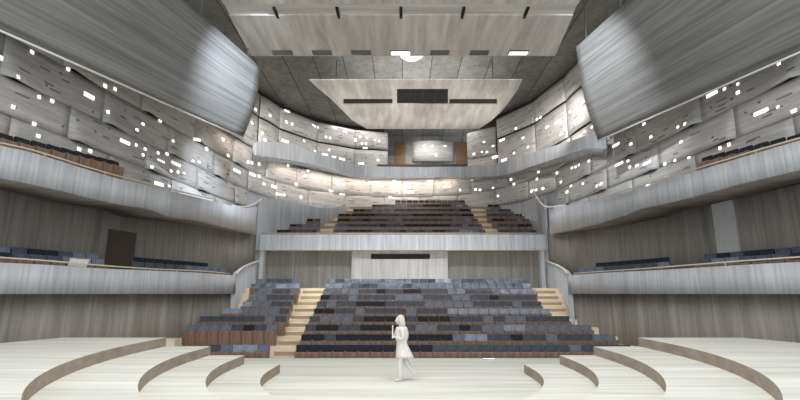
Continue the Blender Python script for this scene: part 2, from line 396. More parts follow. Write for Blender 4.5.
for s in (-1, 1):
    sd = SIDE[s]
    G = par_lower[s][0]
    o = sheet('floor_%s_lower_balcony' % sd, off_grid(G, HB, lambda p: 2.28), 0.4, 'wall_wood', None, away=(0, 15, -50)); o['kind'] = 'structure'
    # raised step under the back row
    R = []
    for i in range(41):
        l = HPL.l_at_y(3) + (HPL.L - HPL.l_at_y(3)) * i / 40; p = HPL.offset(1.25).at(l); q = HB.at(HB.l_at_y(p.y))
        R.append([V((p.x * s, p.y, 2.95)), V((q.x * s, p.y, 2.95))])
    o = sheet('floor_%s_lower_balcony_step' % sd, R, 0.3, 'wall_wood', None, away=(0, 15, 60)); o['kind'] = 'structure'
    G = par_upper[s][0]
    o = sheet('floor_%s_upper_balcony' % sd, off_grid(G, HU, lambda p: p.z + 0.01), 0.4, 'wall_wood', None, away=(0, 15, -60)); o['kind'] = 'structure'
    # stair-side wall: from the end of the lower balcony front back to the rear balcony
    P0 = HPL.at(HPL.L); a = V((P0.x * s, P0.y, 0)); b = V((9.5 * s, 31.0, 0)); Gf = []
    ztop0, ztop1 = par_lower[s][1](P0.y), at_y(255 if s < 0 else 550, 262, 30.6).z
    for i in range(13):
        t = i / 12; p = a.lerp(b, t); p.x += s * 0.25 * math.sin(math.pi * t)
        Gf.append([V((p.x, p.y, -0.5)), V((p.x, p.y, ztop0 + (ztop1 - ztop0) * t + 0.05))])
    o = sheet('wall_%s_stair_side' % sd, Gf, 0.2, 'parapet_wood', None, away=(0, 24, 2)); o['kind'] = 'structure'
    h = empty('stair_handrail', Gf[0][1]); pts = [r[1] - Gf[0][1] + V((0, 0, 0.05)) for r in Gf]
    bmh = tube('rail', pts, 0.06, 'rail_white', h)
    tag(h, 'thick white sloping handrail on the stair wall, at the ' + ('door side' if s < 0 else 'pale pilaster side') + ' of the stalls', 'handrail', 'sloping stair handrails')
    for i in (3, 8): tube('post', [pts[i] + V((0, 0, -0.12)), pts[i]], 0.02, 'rail_white', h)

# ------------------------------------------------------------------ rear balcony
yb = 31.0
zb0, zb1 = at_y(400, 250, yb).z, at_y(400, 234.5, yb).z
o = box('trim_parapet_rear_balcony', (0.08, yb + 0.1, (zb0 + zb1) / 2), (19.1, 0.2, zb1 - zb0), 'parapet_wood_object'); o['kind'] = 'structure'
UP, UR = 0.9, 0.53
UROWY = lambda i: 32.1 + UP * i
UROWZ = lambda i: 5.84 + UR * i
RBL = [(277, 536), (288, 534), (304, 532), (327, 529), (336, 520), (345, 505), (349, 490)]
bm = bmesh.new()
for i, (a, b) in enumerate(RBL):
    xa, xb = at_y(a, 215, UROWY(i)).x - 0.12, at_y(b, 215, UROWY(i)).x + 0.12
    y0 = 31.62 + UP * i - (0.4 if i == 0 else 0); add_box(bm, ((xa + xb) / 2, (y0 + 31.62 + UP * (i + 1)) / 2, (5.14 + UROWZ(i)) / 2), (xb - xa, 31.62 + UP * (i + 1) - y0, UROWZ(i) - 5.14))
o = bm_obj('floor_rear_balcony', bm, ['step_wood']); o['kind'] = 'structure'
for s, tops in ((-1, [(262, 197), (277, 199.5), (288, 201), (304, 204), (327, 208.5), (336, 208), (345, 205), (349, 201.5)]), (1, [(541, 199), (536, 200.5), (534, 200.8), (532, 201), (529, 201.2), (520, 202), (505, 203.5), (490, 203)])):
    G = []
    for i, (px, py) in enumerate(tops):
        y = 31.1 if i == 0 else UROWY(i - 1) + 0.35; p = at_y(px, py, y); G.append([V((p.x + 0.2 * s, y, 5.2)), V((p.x + 0.2 * s, y, p.z))])
    o = sheet('wall_%s_rear_balcony' % SIDE[s], G, 0.15, 'parapet_wood', None, away=(0, 25, 8), smooth=False); o['kind'] = 'structure'
o = box('floor_rear_balcony_slab', (0, 31.4, 5.4), (18.8, 0.5, 0.5), 'step_wood'); o['kind'] = 'structure'
o = box('wall_back_lower', (0, 32.0, 4.0), (20.2, 0.3, 3.0), 'wall_wood_object'); o['kind'] = 'structure'
b0, b1 = at_y(352, 250, 31.5), at_y(448, 282, 31.5)
bo = box('wall_back_booth', ((b0.x + b1.x) / 2, 31.65, 4.05), (b1.x - b0.x, 0.4, 2.25), 'booth_wood'); bo['kind'] = 'structure'
s0, s1 = at_y(371, 253.8, 31.45), at_y(430, 259, 31.45)
box('window_slot', ((s0.x + s1.x) / 2 - bo.location.x, -0.2, (s0.z + s1.z) / 2 - 4.05), (s1.x - s0.x, 0.05, s0.z - s1.z), 'dark_void', bo)
for s in (-1, 1):
    o = box('trim_pilaster_%s' % SIDE[s], (9.42 * s, 31.6, 3.6), (0.28, 0.5, 3.3), 'parapet_wood_object'); o['kind'] = 'structure'
# aisle steps in the stalls and in the rear balcony
def flight(name, quads, label):
    bm = bmesh.new()
    for (xa, xb, y0, y1, z0, z1) in quads: add_box(bm, ((xa + xb) / 2, (y0 + y1) / 2, (z0 + z1) / 2), (xb - xa, y1 - y0, z1 - z0))
    bm.normal_update()
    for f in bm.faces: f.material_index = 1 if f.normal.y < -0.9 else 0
    o = bm_obj(name, bm, ['step_wood', 'step_riser']); o['kind'] = 'structure'; return o
Q = []
def lx(px, i): return at_y(px, 300, ROWY(i)).x
AL = [(272, 295), (276, 300), (280, 304.5), (286, 308.5), (289, 313), (291, 316), (294, 319), (298, 322.5), (300, 325), (302, 327)]
for i in range(10):
    y = 17.62 + RP * i; Q.append((lx(AL[i][0], i) , lx(AL[i][1], i), y + RP * 0.5, y + RP, ROWZ(i), ROWZ(i) + RR / 2))
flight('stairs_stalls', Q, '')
Q = []
ARt = {4: 551, 5: 542.5, 6: 537, 7: 537, 8: 532, 9: 530}
for i in range(4, 10):
    y = 17.62 + RP * i; xr = 7.95 + (y - 22) * 0.17; Q.append((lx(ARt[i], i), xr, y + RP * 0.5, y + RP, ROWZ(i), ROWZ(i) + RR / 2))
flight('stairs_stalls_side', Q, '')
UA = {-1: [(319, 333), (320.5, 335), (321, 337.5), (329, 345), (337, 353), (346, 372), (350, 394)], 1: [(486, 498), (482, 496), (478, 491), (474, 487), (471, 486.5), (468, 487), (466, 488)]}
for s in (-1, 1):
    Q = []
    for i in range(7):
        y = 31.62 + UP * i; Q.append((at_y(UA[s][i][0], 210, UROWY(i)).x, at_y(UA[s][i][1], 210, UROWY(i)).x, y + UP * 0.5, y + UP, UROWZ(i), UROWZ(i) + UR / 2))
    flight('stairs_rear_balcony_%s' % SIDE[s], Q, '')

# ------------------------------------------------------------------ upper gallery ribbon at the back
GT_L = [(254, 142.3), (262, 141.5), (272, 141.8), (290, 144), (310, 151), (325, 156), (340, 160), (355, 164), (375, 166.3)]
GB_L = [(254, 155), (262, 156), (272, 157), (290, 160), (310, 164), (325, 168), (340, 172), (355, 175.5), (375, 177)]
GT_R = [(606, 134), (595, 134.5), (585, 136), (570, 141), (550, 147), (530, 153), (515, 158.5), (500, 163), (480, 166)]
GB_R = [(606, 149), (595, 148), (585, 149), (570, 154), (550, 160.5), (530, 167), (515, 172), (500, 175.5), (480, 177)]
topg = [HG.hit(x, y)[0] for x, y in GT_L] + [at_y(400, 166.8, HG.P[-1].y), at_y(440, 166.8, HG.P[-1].y)] + [HG.hit(x, y)[0] for x, y in GT_R[::-1]]
botg = [HG.hit(x, y)[0] for x, y in GB_L] + [at_y(400, 177.5, HG.P[-1].y), at_y(440, 177.5, HG.P[-1].y)] + [HG.hit(x, y)[0] for x, y in GB_R[::-1]]
tg, bg = catmull(topg, 6), catmull(botg, 6)

def to_hu(p, off=0.25):
    if abs(p.x) < 0.2: return V((p.x, 40 + off, p.z))
    a = abs(p.x) / p.y
    for A, B in zip(HU.P, HU.P[1:]):
        if A.y > 0.5 and (A.x / A.y - a) * (B.x / B.y - a) <= 0:
            e = B - A; f = (a * A.y - A.x) / (e.x - a * e.y); q = A.lerp(B, max(0, min(1, f))); k = 1 + off / q.length
            return V((math.copysign(q.x * k, p.x), q.y * k, p.z))
    return p.copy()
Gg = [[to_hu(bg[0], -0.02), to_hu(tg[0], -0.02)]] + [[b, t] for b, t in zip(bg, tg)] + [[to_hu(bg[-1], -0.02), to_hu(tg[-1], -0.02)]]
o = sheet('trim_gallery_parapet', Gg, 0.16, 'parapet_wood', None, away=(0, 20, 12), smooth=False); o['kind'] = 'structure'
Gs = [[b + V((0, 0, 0.02)), to_hu(b) + V((0, 0, 0.02))] for b in bg]
o = sheet('floor_gallery', Gs, 0.15, 'parapet_wood', None, away=(0, 30, -80)); o['kind'] = 'structure'
o = box('floor_gallery_rear', (0, 41.2, 12.1), (14, 2.4, 0.15), 'concrete'); o['kind'] = 'structure'
a_, b_ = at_y(377, 166.8, 39.15), at_y(478, 164.3, 39.15)
o = box('trim_gallery_cap', ((a_.x + b_.x) / 2, 39.2, (a_.z + b_.z) / 2), (b_.x - a_.x, 0.12, b_.z - a_.z), 'door_brown'); o['kind'] = 'structure'
# warm light strips under the gallery
pls = HU.offset(-0.62); l = pls.l_at_y(27.0)
while l < pls.L - 0.6:
    p = pls.at(l + 0.8); t = pls.tangent(l + 0.8)
    for s in (-1, 1):
        k = 1.0 if p.y > 36 else 0.55
        o = area('gallery_strip', (p.x * s, p.y, 12.0), ((p.x + t.y * 0.55) * s, p.y - t.x * 0.55, 9.6), 1.5, 0.1, 15 * k, (1, 0.84, 0.66))
        z_ = (V(((p.x + t.y * 0.55) * s, p.y - t.x * 0.55, 9.6)) - V((p.x * s, p.y, 12.0))).normalized() * -1
        x_ = V((t.x * s, t.y, 0)).normalized(); y_ = z_.cross(x_).normalized(); x_ = y_.cross(z_)
        o.rotation_euler = Matrix((x_, y_, z_)).transposed().to_euler()
    l += 1.7

# ------------------------------------------------------------------ perforated wall panels
polys_v, polys_f, poly_owner = [], [], []
panels = []
def panel(plan, s, l0, l1, z0, z1, lip, bulge, parent, nu=14, nv=5, shallow=0.0):
    G = []
    for i in range(nu + 1):
        u = i / nu; l = l0 + (l1 - l0) * u; p = plan.at(l); t = plan.tangent(l); nin = V((-t.y, t.x))
        row = []
        for j in range(nv + 1):
            v = j / nv
            d = shallow + bulge * math.sin(math.pi * u) ** 0.8 * (0.4 + 0.6 * math.sin(math.pi * (0.15 + 0.7 * v)))
            d += (1 - v) ** 1.5 * (0.03 + lip * max(0.0, 1 - u * 2.4) ** 1.2 * min(1.0, u * 14))
            q = p + nin * d; row.append(V((q.x * s, q.y, z0 + (z1 - z0) * v)))
        G.append(row)
    o = sheet('acoustic_panel', G, 0.05, ['panel_wood', 'slot_dull', 'slot_pale'], parent, away=(0, G[nu // 2][0].y - 8, G[0][0].z), u_off=random.random() * 30)
    base = len(polys_v); polys_v.extend(q for r in G for q in r)
    for i in range(nu):
        for j in range(nv):
            a = base + i * (nv + 1) + j; polys_f.append((a, a + nv + 1, a + nv + 2, a + 1)); poly_owner.append(o)
    # slot pattern: dull boxes paint in recess shade, pale ones the dim-lit openings
    bm = bmesh.new(); bm.from_mesh(o.data)
    for _ in range(int((l1 - l0) * (z1 - z0) * 1.9)):
        u, v = random.uniform(0.04, 0.96), random.uniform(0.08, 0.92); fi, fj = u * nu, v * nv; i, j = min(int(fi), nu - 1), min(int(fj), nv - 1); a, b = fi - i, fj - j
        P = (G[i][j] * (1 - a) + G[i + 1][j] * a) * (1 - b) + (G[i][j + 1] * (1 - a) + G[i + 1][j + 1] * a) * b
        tx = (G[i + 1][j] - G[i][j]).normalized(); tz = (G[i][j + 1] - G[i][j]).normalized(); nn = tx.cross(tz).normalized()
        rot = Matrix((tx, tz, nn)).transposed()
        long_ = random.random() < 0.55; sz = (random.uniform(0.3, 0.6), 0.06, 0.012) if long_ else (random.uniform(0.09, 0.14), 0.09, 0.012)
        add_box(bm, P, sz, rot, 1 if random.random() < 0.72 else 2)
    bm.to_mesh(o.data); bm.free()
    panels.append(o); return o
wallp = {s: tag(empty('wall_%s_panelling' % SIDE[s]), kind='structure') for s in (-1, 1)}
BANDS = [(5.95, 8.0, 0.0), (8.0, 9.22, 0.5), (9.22, 10.62, 0.15), (10.62, 12.25, 0.65)]
for s in (-1, 1):
    for z0, z1, ph in BANDS:
        lmax = HU.l_at_y(31.0) if z1 < 9.1 or z0 < 8.5 else HU.L
        PLN = 4.3; l = HU.l_at_y(6) - ph * PLN
        while l < lmax - 0.05:
            far = l > HU.l_at_y(30); n = PLN if not far else 3.4
            e = min(l + n, lmax)
            if lmax - e < 1.0: e = lmax
            panel(HU, s, l, e, z0, z1, 0.29 if not far else 0.08, 0.035 if not far else 0.07, wallp[s]); l = e
    # two bands above the gallery, scalloped
    lims = {-1: [(0, 0), (259, 279), (279, 318), (318, 355), (355, 388)], 1: [(0, 0), (600, 568), (568, 535), (535, 497)]}[s]
    for z0, z1 in ((12.3, 14.72), (14.84, 16.5)):
        l = HU.l_at_y(8)
        stop = HU.hit(lims[1][0], 110)[1]
        while l < stop - 0.05:
            e = min(l + 4.2, stop); 
            if stop - e < 1: e = stop
            panel(HU, s, l, e, z0, z1, 0.12, 0.1, wallp[s]); l = e
        for a, b in lims[1:]:
            la, lb = HU.hit(a, 125)[1], HU.hit(b, 135)[1]
            panel(HU, s, la, lb, z0, z1, 0.05, 0.26, wallp[s])
        if s == 1:
            la, lb = HU.hit(496, 140)[1], HU.hit(467, 140)[1]
            if z0 > 14: panel(HU, s, la, lb, 13.6, 15.9, 0.05, 0.28, wallp[s])
            else: panel(HU, s, la, lb, 12.3, 13.7, 0.05, 0.1, wallp[s])
# the lone perforated panel on the concrete rear wall
pl, pr = at_y(412.5, 160.5, 41.8), at_y(453, 141.5, 41.8)
G = []
for i in range(11):
    u = i / 10; x = pl.x + (pr.x - pl.x) * u; y = 42.05 - 0.35 * math.sin(math.pi * u) - 0.05
    G.append([V((x, y, pl.z - 0.12 * math.sin(math.pi * u))), V((x, y, pr.z + 0.05 * math.sin(math.pi * u)))])
lone = sheet('acoustic_panel', [[p - bk.location for p in r] for r in G], 0.06, ['panel_wood', 'slot_dull', 'slot_pale'], bk, away=(0, -12, 0))
base = len(polys_v); polys_v.extend(q for r in G for q in r)
for i in range(10):
    a = base + i * 2; polys_f.append((a, a + 2, a + 3, a + 1)); poly_owner.append(lone)
bvh = BVHTree.FromPolygons(polys_v, polys_f)
# lit openings, plus one glow box for a spotlight's bloom: px, py, width, height (image sizes only give each opening's real size on the wall)
LIT = """1,58,4,5 18,77,4,4 32,52,5,4 68,69,5,4 105,86,5,4 115,89,4,4 89,96,12,5 39,97,4,4 13,107,5,4 52,101,5,4 108,112,4,4 34,124,5,4 38,136,5,4 79,149,5,4 90,151,5,4
137,130,4,3 143,124,4,3 160,121,4,3 125,142,11,4 143,155,3,3 173,141,3,3 196,139.5,10,3 158,153,3,3 167,154,4,3 176,164,10,3 152,167,4,3 171,171,3,3 178,172,3,3 159,184,10,4 169,186,3,2
145,149,3,3 136,145,3,3 193,161,3,2 199,162,3,2 184,173,3,2 161,161,8,2 219,103,3,3 255.5,109.5,3,3 270,115.5,3,3 287,111,6,2 298,114,6,3 309,119,6,3 286.5,122,3,3 292,124,3,3 313,125,2,2 315,126.5,2,2 318,127.5,2,2
335,128,5,2 345,131.5,5,2.5 326,137,2.5,2.5 330,138,2.5,2.5 360,137,2.5,2.5 367,138,2.5,2 362,143.5,2.5,2.5 366,143.5,2.5,2.5 364,148,3,2 366.5,148,2,2 375,140,2,2 379,141,2,2 252,123,3,3 262,133,3,3 265,140,3,3
285,141,7,3 304,141,2.5,2.5 315,151,2.5,2 329,150,2.5,2.5 325,154.5,6,2 334,157,5,2 342,159,6,2 361,163.5,6,2 378,160,3,2.5 355,140,4,5 223,139.5,3,3 206.5,149,3.5,3.5 228,155.5,3,3 248,162,3,3
252,163,3,3 259,164,3,3 237,171,8,3 252.5,174.5,7,3 259,176,3,3 264,184,3,2.5 275,187,8,3 277,194,3,2.5 280,194.5,3,2.5 284,195,3,2.5 296,184,3,3 301,197,3,3 288,165.5,2.5,2.5 308,171,2.5,2.5
305,176,2.5,2.5 324.5,181,2.5,2.5 338,184,3,2.5 343,184.5,3,2.5 331,191,5,2 342,194,6,2 390,197,4,2 394,181,3,2 373,183,10,2.5 430,181.3,6,2.5 447,186.5,8,2 460,190,2.5,2.5 413,192,2.5,2.5
409,192.5,2.5,2.5 472,179.5,2.5,2 475.5,189.5,3,2.5 480,190,3,2.5 493,188,2.5,2 498,196,2.5,2.5 511,179.5,3,2.5 514,184,3,2.5 538,164,2.5,2.5 538.5,172,2.5,2.5 537,179,2.5,2.5 557,173,3,3
572,168,3,2.5 575.5,167,2.5,2.5 579,165,2.5,2.5 561,182,2.5,2.5 571,186,3,2.5 532,191,4,3 536,190,3,2.5 543,188.5,3,3 553,198,3,2.5 589,161,3,2.5 597,186,3,3 583,183.5,2.5,2.5 567,192,3,3
516,128.5,3,2.5 523,138,3,2.5 537,119.5,3,2.5 540.5,117.5,3,2.5 547,127,5,2 558,122,7,3 570,111.5,3,3 583,102,3,3 583.5,110,3,3 561,134,3,2.5 570,136.5,3,2.5 592,127,3,3 585,131.5,2.5,2.5 528,147,2.5,2.5
514,153,2.5,2.5 502,140,6,2.5 484,142,3,2 493,146,3,2 474,154,3,2.5 424,146,3,2 432,146,2.5,2 445,146,3,2 427,151,3,2 436,155,3,2.5 482,152,2.5,2 487,152,3,2 495,157,6,3 504,160,6,3
644,124,4,3 678,127,3,3 685,124,3.5,3.5 651,137,4,3 631,144,3.5,3 616,145,8,3 681,142,4,3 720,148,3.5,4 729,144.5,4,4 761,112,16,4.5 794,111,6,4 689,157,4,3.5 665,164,3,3.5 647,163,9,3 637,165.5,4,3 630,167,3,3
619,164,9,3 628,161,3,2.5 601,184,3,3 648,185,5,2.5 779,63.5,5,4 712,94,13,4 724.5,89,4,3 738,92.5,5,4 762,93,4,4 778,107,4,3 675,160.5,3,2.5 738,84,3.5,3"""
for tok in LIT.split():
    px, py, pw, ph = map(float, tok.split(','))
    d = ray(px, py).normalized(); loc, nn, idx, dist = bvh.ray_cast(V((0, 0, EZ)), d)
    if loc is None: continue
    own = poly_owner[idx]
    if nn.dot(d) > 0: nn = -nn
    tx = V((0, 0, 1)).cross(nn).normalized(); tz = nn.cross(tx).normalized()
    def per(v): a, b = proj(loc + v * 0.05), proj(loc - v * 0.05); return math.hypot(a[0] - b[0], a[1] - b[1]) / 0.1
    L_, H_ = (0.95 if pw > 5 else 0.75) * pw / per(tx), 0.78 * ph / per(tz)
    rot = Matrix((tx, tz, nn)).transposed()
    bm = bmesh.new(); add_box(bm, (0, 0, 0), (min(L_, 1.2), min(H_, 0.3), 0.02), rot)
    o = bm_obj('light_opening', bm, 'light_white', own); o.location = loc + nn * 0.008 - (bk.location if own is lone else V((0, 0, 0)))
# doors on the gallery and their frames
for i, (xa, xb) in enumerate(((394, 405.5), (456, 467.5))):
    a, b = at_y(xa, 164, 42.1), at_y(xb, 142, 42.1)
    o = box('door_%d' % (i + 1), ((a.x + b.x) / 2, 42.16, (12.1 + b.z) / 2), (b.x - a.x, 0.1, b.z - 12.1), 'door_walnut'); o['kind'] = 'structure'
    tube('door_handle', [V(((b.x - a.x) * 0.35, -0.08, -0.35)), V(((b.x - a.x) * 0.35, -0.08, 0.0))], 0.03, 'steel', o)
# dark door and pale pilaster behind the lower side balconies
def on_wall(name, pts, plan, zlo, mat, depth=0.06):
    (x0, y0), (x1, y1) = pts; pi = plan.offset(-0.03)
    p, q = pi.hit(x0, y0)[0], pi.hit(x1, y1)[0]; zt = (p.z + q.z) / 2
    c = (p + q) / 2; t = (q - p); t.z = 0; L_ = t.length; rz = math.atan2(t.y, t.x)
    return box(name, (c.x, c.y, (zlo + zt) / 2), (L_, depth, zt - zlo), mat, None, Matrix.Rotation(rz, 3, 'Z')), rz, L_
dr, rz, L_ = on_wall('door_3', ((109, 230), (136.5, 232)), HB, 2.95, 'door_brown'); dr['kind'] = 'structure'
dd = Matrix.Rotation(rz, 3, 'Z')
tube('door_handle', [dd @ V((L_ * 0.38, -0.07, -0.15)), dd @ V((L_ * 0.38, -0.07, 0.1))], 0.02, 'steel', dr)
pil, _, _ = on_wall('trim_pilaster_pale', ((710, 190), (731, 190)), HB, 2.95, 'pilaster_paint', 0.1); pil['kind'] = 'structure'

# ------------------------------------------------------------------ ceiling canopy, rear ceiling panel, side reflectors
zc = 13.8
fl, fr = at_z(251, 56, zc), at_z(555, 56, zc); nl, nr = at_z(221, 0, zc), at_z(580, 0, zc)
def edge(a, b, y): t = (y - a.y) / (b.y - a.y); return a.lerp(b, t)
g1, g2 = at_z(400, 15.5, zc).y, at_z(400, 4, zc).y; y_far = fl.y; y_near = 11.6
can = empty('ceiling_canopy', (0, y_far, zc)); tag(can, 'large wood ceiling canopy with slots and small lights hanging above the stage front', 'canopy')
def can_piece(name, ya, yb_, zl, zh, mat, inset=0):
    a, b = edge(fl, nl, ya), edge(fr, nr, ya); c, d = edge(fr, nr, yb_), edge(fl, nl, yb_)
    o = prism(name, [(a.x + inset, ya - y_far), (b.x - inset, ya - y_far), (c.x - inset, yb_ - y_far), (d.x + inset, yb_ - y_far)], zl - zc, zh - zc, mat, can); return o
can_piece('far_panel', y_far, g1, zc, zc + 0.3, 'canopy_wood')
can_piece('groove_panel', g1 - 0.0, g2, zc + 0.07, zc + 0.3, 'canopy_band_wood')
can_piece('near_panel', g2, y_near, zc, zc + 0.3, 'canopy_wood')
for px in (276, 338, 401, 463, 526):
    p = at_z(px, 13.5, zc); box('slit', (p.x, p.y - y_far, 0.05), (0.12, 0.75, 0.1), 'dark_void', can)
for x in (-5, 5):
    for y in (-1.5, -6): tube('hanger', [V((x, y, 0.28)), V((x, y, 3.25))], 0.03, 'steel', can)
lab = ['first small flush luminaire from the end nearer the dark balcony door', 'second', 'third', 'bright bluish-white luminaire in the middle of the canopy edge beside the dome lamp', 'fifth', 'sixth', 'bright white luminaire at the end of the canopy edge row']
for i, (xa, xb) in enumerate(((273, 292), (313, 331), (352, 370.5), (391, 410), (431, 448.5), (470.5, 488), (509, 527.5))):
    p, q = at_z(xa, 52.2, zc), at_z(xb, 52.2, zc); lit = i in (3, 6)
    e = empty('canopy_luminaire', ((p.x + q.x) / 2, p.y, zc)); wd = q.x - p.x
    box('housing', (0, 0, -0.03), (wd + 0.06, 0.38, 0.06), 'steel', e)
    box('lens', (0, 0, -0.066), (wd, 0.30, 0.014), 'light_cool' if i == 3 else ('light_lamp' if lit else 'steel'), e)
    t = {0: 'unlit grey luminaire at the end of the canopy row, over the dark door side', 1: 'unlit grey canopy luminaire, next to the end one on the dark door side', 2: 'unlit grey canopy luminaire just before the glowing blue-white one',
         3: 'glowing blue-white canopy luminaire above the white dome lamp', 4: 'unlit grey canopy luminaire just past the white dome lamp', 5: 'unlit grey canopy luminaire beside the glowing white end one', 6: 'glowing white luminaire at the end of the canopy row'}[i]
    tag(e, t, 'ceiling light', 'luminaires along the canopy edge')
# dome lamp behind the canopy edge
lc = at_y(411.5, 45.5, 24.0)
lamp = empty('dome_lamp', lc); tag(lamp, 'round glowing white globe lamp peeping out behind the canopy edge', 'lamp')
bm = bmesh.new(); bmesh.ops.create_uvsphere(bm, u_segments=32, v_segments=16, radius=0.88); bm_obj('globe', bm, 'light_lamp', lamp, True)
tube('rod', [V((0, 0, 0.85)), V((0, 0, 16.995 - lc.z))], 0.03, 'steel', lamp)

# rear ceiling panel: curved sides, dark openings
zr0, zr1 = 14.2, 14.2
def rp(px, py): return at_z(px, py, 14.2)
rc = empty('rear_ceiling_panel', (0, 0, 0)); tag(rc, 'pale wood ceiling panel with dark openings and curved tapering sides near the rear', 'ceiling panel')
Ls = [(309, 80), (319, 89), (331, 99), (336, 104), (345, 113), (353, 121), (367, 129)]
Rs = [(522, 80), (518, 89), (511, 99), (507.5, 104), (500, 113), (491, 121), (479, 129)]
Lp, Rp = [rp(*p) for p in Ls], [rp(*p) for p in Rs]
bm = bmesh.new()
def rq(poly, z=14.2, th=0.06):
    A = [bm.verts.new((p.x, p.y, z)) for p in poly]; B = [bm.verts.new((p.x, p.y, z + th)) for p in poly]; n = len(poly)
    bm.faces.new(A); bm.faces.new(B[::-1])
    for i in range(n): bm.faces.new((A[i], A[(i + 1) % n], B[(i + 1) % n], B[i]))
rq([Lp[0], Rp[0], Rp[1], Lp[1]])
rq([Lp[1], rp(397, 89), rp(397, 99), Lp[2]]); rq([rp(448, 89), Rp[1], Rp[2], rp(448, 99)])
rq([Lp[2], rp(343.5, 99), rp(343.5, 104), Lp[3]]); rq([rp(392.5, 99), rp(397, 99), rp(397, 104), rp(392.5, 104)])
rq([rp(448, 99), rp(449.5, 99), rp(449.5, 104), rp(448, 104)]); rq([rp(497, 99), Rp[2], Rp[3], rp(497, 104)])
rq([Lp[3], Rp[3], Rp[4], Lp[4]]); rq([Lp[4], Rp[4], Rp[5], Lp[5]]); rq([Lp[5], Rp[5], Rp[6], Lp[6]])
bmesh.ops.remove_doubles(bm, verts=bm.verts[:], dist=0.0005)
bm_obj('panel', bm, 'ceiling_panel_wood', rc)
for (a, b, c, d) in ((397, 89, 448, 104), (343.5, 99, 392.5, 104), (449.5, 99, 497, 104)):
    p0, p1, p2, p3 = rp(a, b), rp(c, b), rp(c, d), rp(a, d)
    prism('dark_opening', [(p.x, p.y) for p in (p0, p1, p2, p3)], 14.262, 14.4, 'dark_void', rc)
p0, p1 = rp(411, 96.5), rp(434, 96.5)
for px in (410, 422.5, 435):
    p = rp(px, 96.5); box('louvre', (p.x, p.y, 14.235), (0.04, 2.9, 0.05), 'slot_dark', rc)
for x, y in ((-4.2, 27.5), (5.8, 27.5), (-0.8, 33), (4, 33)): tube('hanger', [V((x, y, 14.45)), V((x, y, 17.05))], 0.03, 'steel', rc)

# side reflectors: ruled, slightly bowed
def reflector(lowpts, uppts, label, s):
    lo0, lo1 = at_z(*lowpts[0]), at_z(*lowpts[1]); up0, up1 = at_z(*uppts[0]), at_z(*uppts[1])
    lo = [lo0 + (lo0 - lo1) * 0.7, lo1]; up = [up0 + (up0 - up1) * 1.2, up1]
    G = []
    for i in range(25):
        u = i / 24; a, b = lo[0].lerp(lo[1], u), up[0].lerp(up[1], u); n = (lo[1] - lo[0]).cross(b - a).normalized()
        if n.z > 0: n = -n
        row = []
        for j in range(13):
            v = j / 12; row.append(a.lerp(b, v) + n * 0.22 * math.sin(math.pi * v))
        G.append(row)
    e = empty('side_reflector', lo1); tag(e, label, 'acoustic reflector', 'large side reflectors')
    o = sheet('panel', [[p - lo1 for p in r] for r in G], 0.14, 'reflector_wood', e, away=(-lo1.x, 5 - lo1.y, -8))
    tube('lit_edge', [G[0][0] - lo1, G[-1][0] - lo1], 0.04, 'rail_white', e)  # white tube paints in the bright, lit lower edge of the panel
    for i in (16, 22):
        p = G[i][10] - lo1; tube('hanger', [p + V((0, 0, 0.1)), V((p.x, p.y, 17.05 - lo1.z))], 0.03, 'steel', e)
    return e
reflector(((0, 30.5, 9.9), (243, 138, 9.9)), ((185, 0, 13.3), (261, 68, 13.3)), 'huge wood side reflector with blue-white glare hanging over the dark door side', -1)
reflector(((800, 52, 9.6), (598, 141, 9.6)), ((628, 0, 13.3), (576, 47, 13.3)), 'huge wood side reflector hanging over the pale pilaster side', 1)

# ------------------------------------------------------------------ seats
FAB = ['fabric_black', 'fabric_navy', 'fabric_slate', 'fabric_pale']
FABW = {'fabric_black': 'black-navy', 'fabric_navy': 'dark navy', 'fabric_slate': 'slate blue', 'fabric_pale': 'pale slate-blue'}
SW = 0.465
def mesh_of(bm, mat):
    me = bpy.data.meshes.new('seat_part'); bmesh.ops.recalc_face_normals(bm, faces=bm.faces[:]); bm.to_mesh(me); bm.free(); me.materials.append(M[mat]); return me
def seat_bms():
    out = {}
    r = Matrix.Rotation(math.radians(8), 3, 'X')
    bm = bmesh.new(); add_box(bm, (0, -0.17, 0.305), (0.40, 0.045, 0.57), r, 0, 0.012); out['seat'] = bm
    bm = bmesh.new(); add_box(bm, (0, -0.12, 0.31), (0.37, 0.05, 0.46), r, 0, 0.02); out['cushion'] = bm
    rb = Matrix.Rotation(math.radians(-9), 3, 'X')
    bm = bmesh.new(); add_box(bm, (0, 0.03, 0.575), (0.45, 0.09, 0.48), rb, 0, 0.018); out['backrest'] = bm
    bm = bmesh.new(); add_box(bm, (0, 0.085, 0.42), (0.41, 0.03, 0.7), rb, 0, 0.008); out['back_shell'] = bm
    bm = bmesh.new(); add_box(bm, (0, -0.09, 0.305), (0.022, 0.28, 0.61), None, 0, 0.006); out['arm_panel'] = bm
    return out
SEATM = {}
for k, bm in seat_bms().items():
    if k in ('backrest', 'cushion'):
        tmp = bpy.data.meshes.new('t'); bm.to_mesh(tmp); bm.free()
        for f in FAB:
            m2 = tmp.copy(); m2.materials.append(M[f]); SEATM[k, f] = m2
    else: SEATM[k] = mesh_of(bm, 'seat_wood')
ORD = 'front second third fourth fifth sixth seventh eighth ninth tenth'.split()
def ordinal(n):
    a = 'zeroth first second third fourth fifth sixth seventh eighth ninth tenth eleventh twelfth thirteenth fourteenth fifteenth sixteenth seventeenth eighteenth nineteenth'.split()
    if n < 20: return a[n]
    t, u = divmod(n, 10); b = {2: 'twent', 3: 'thirt'}[t]
    return b + ('ieth' if u == 0 else 'y-' + a[u])
SEATS = []     # (x, y, z, rz, fabric, label, group)
from mathutils import noise as mnoise
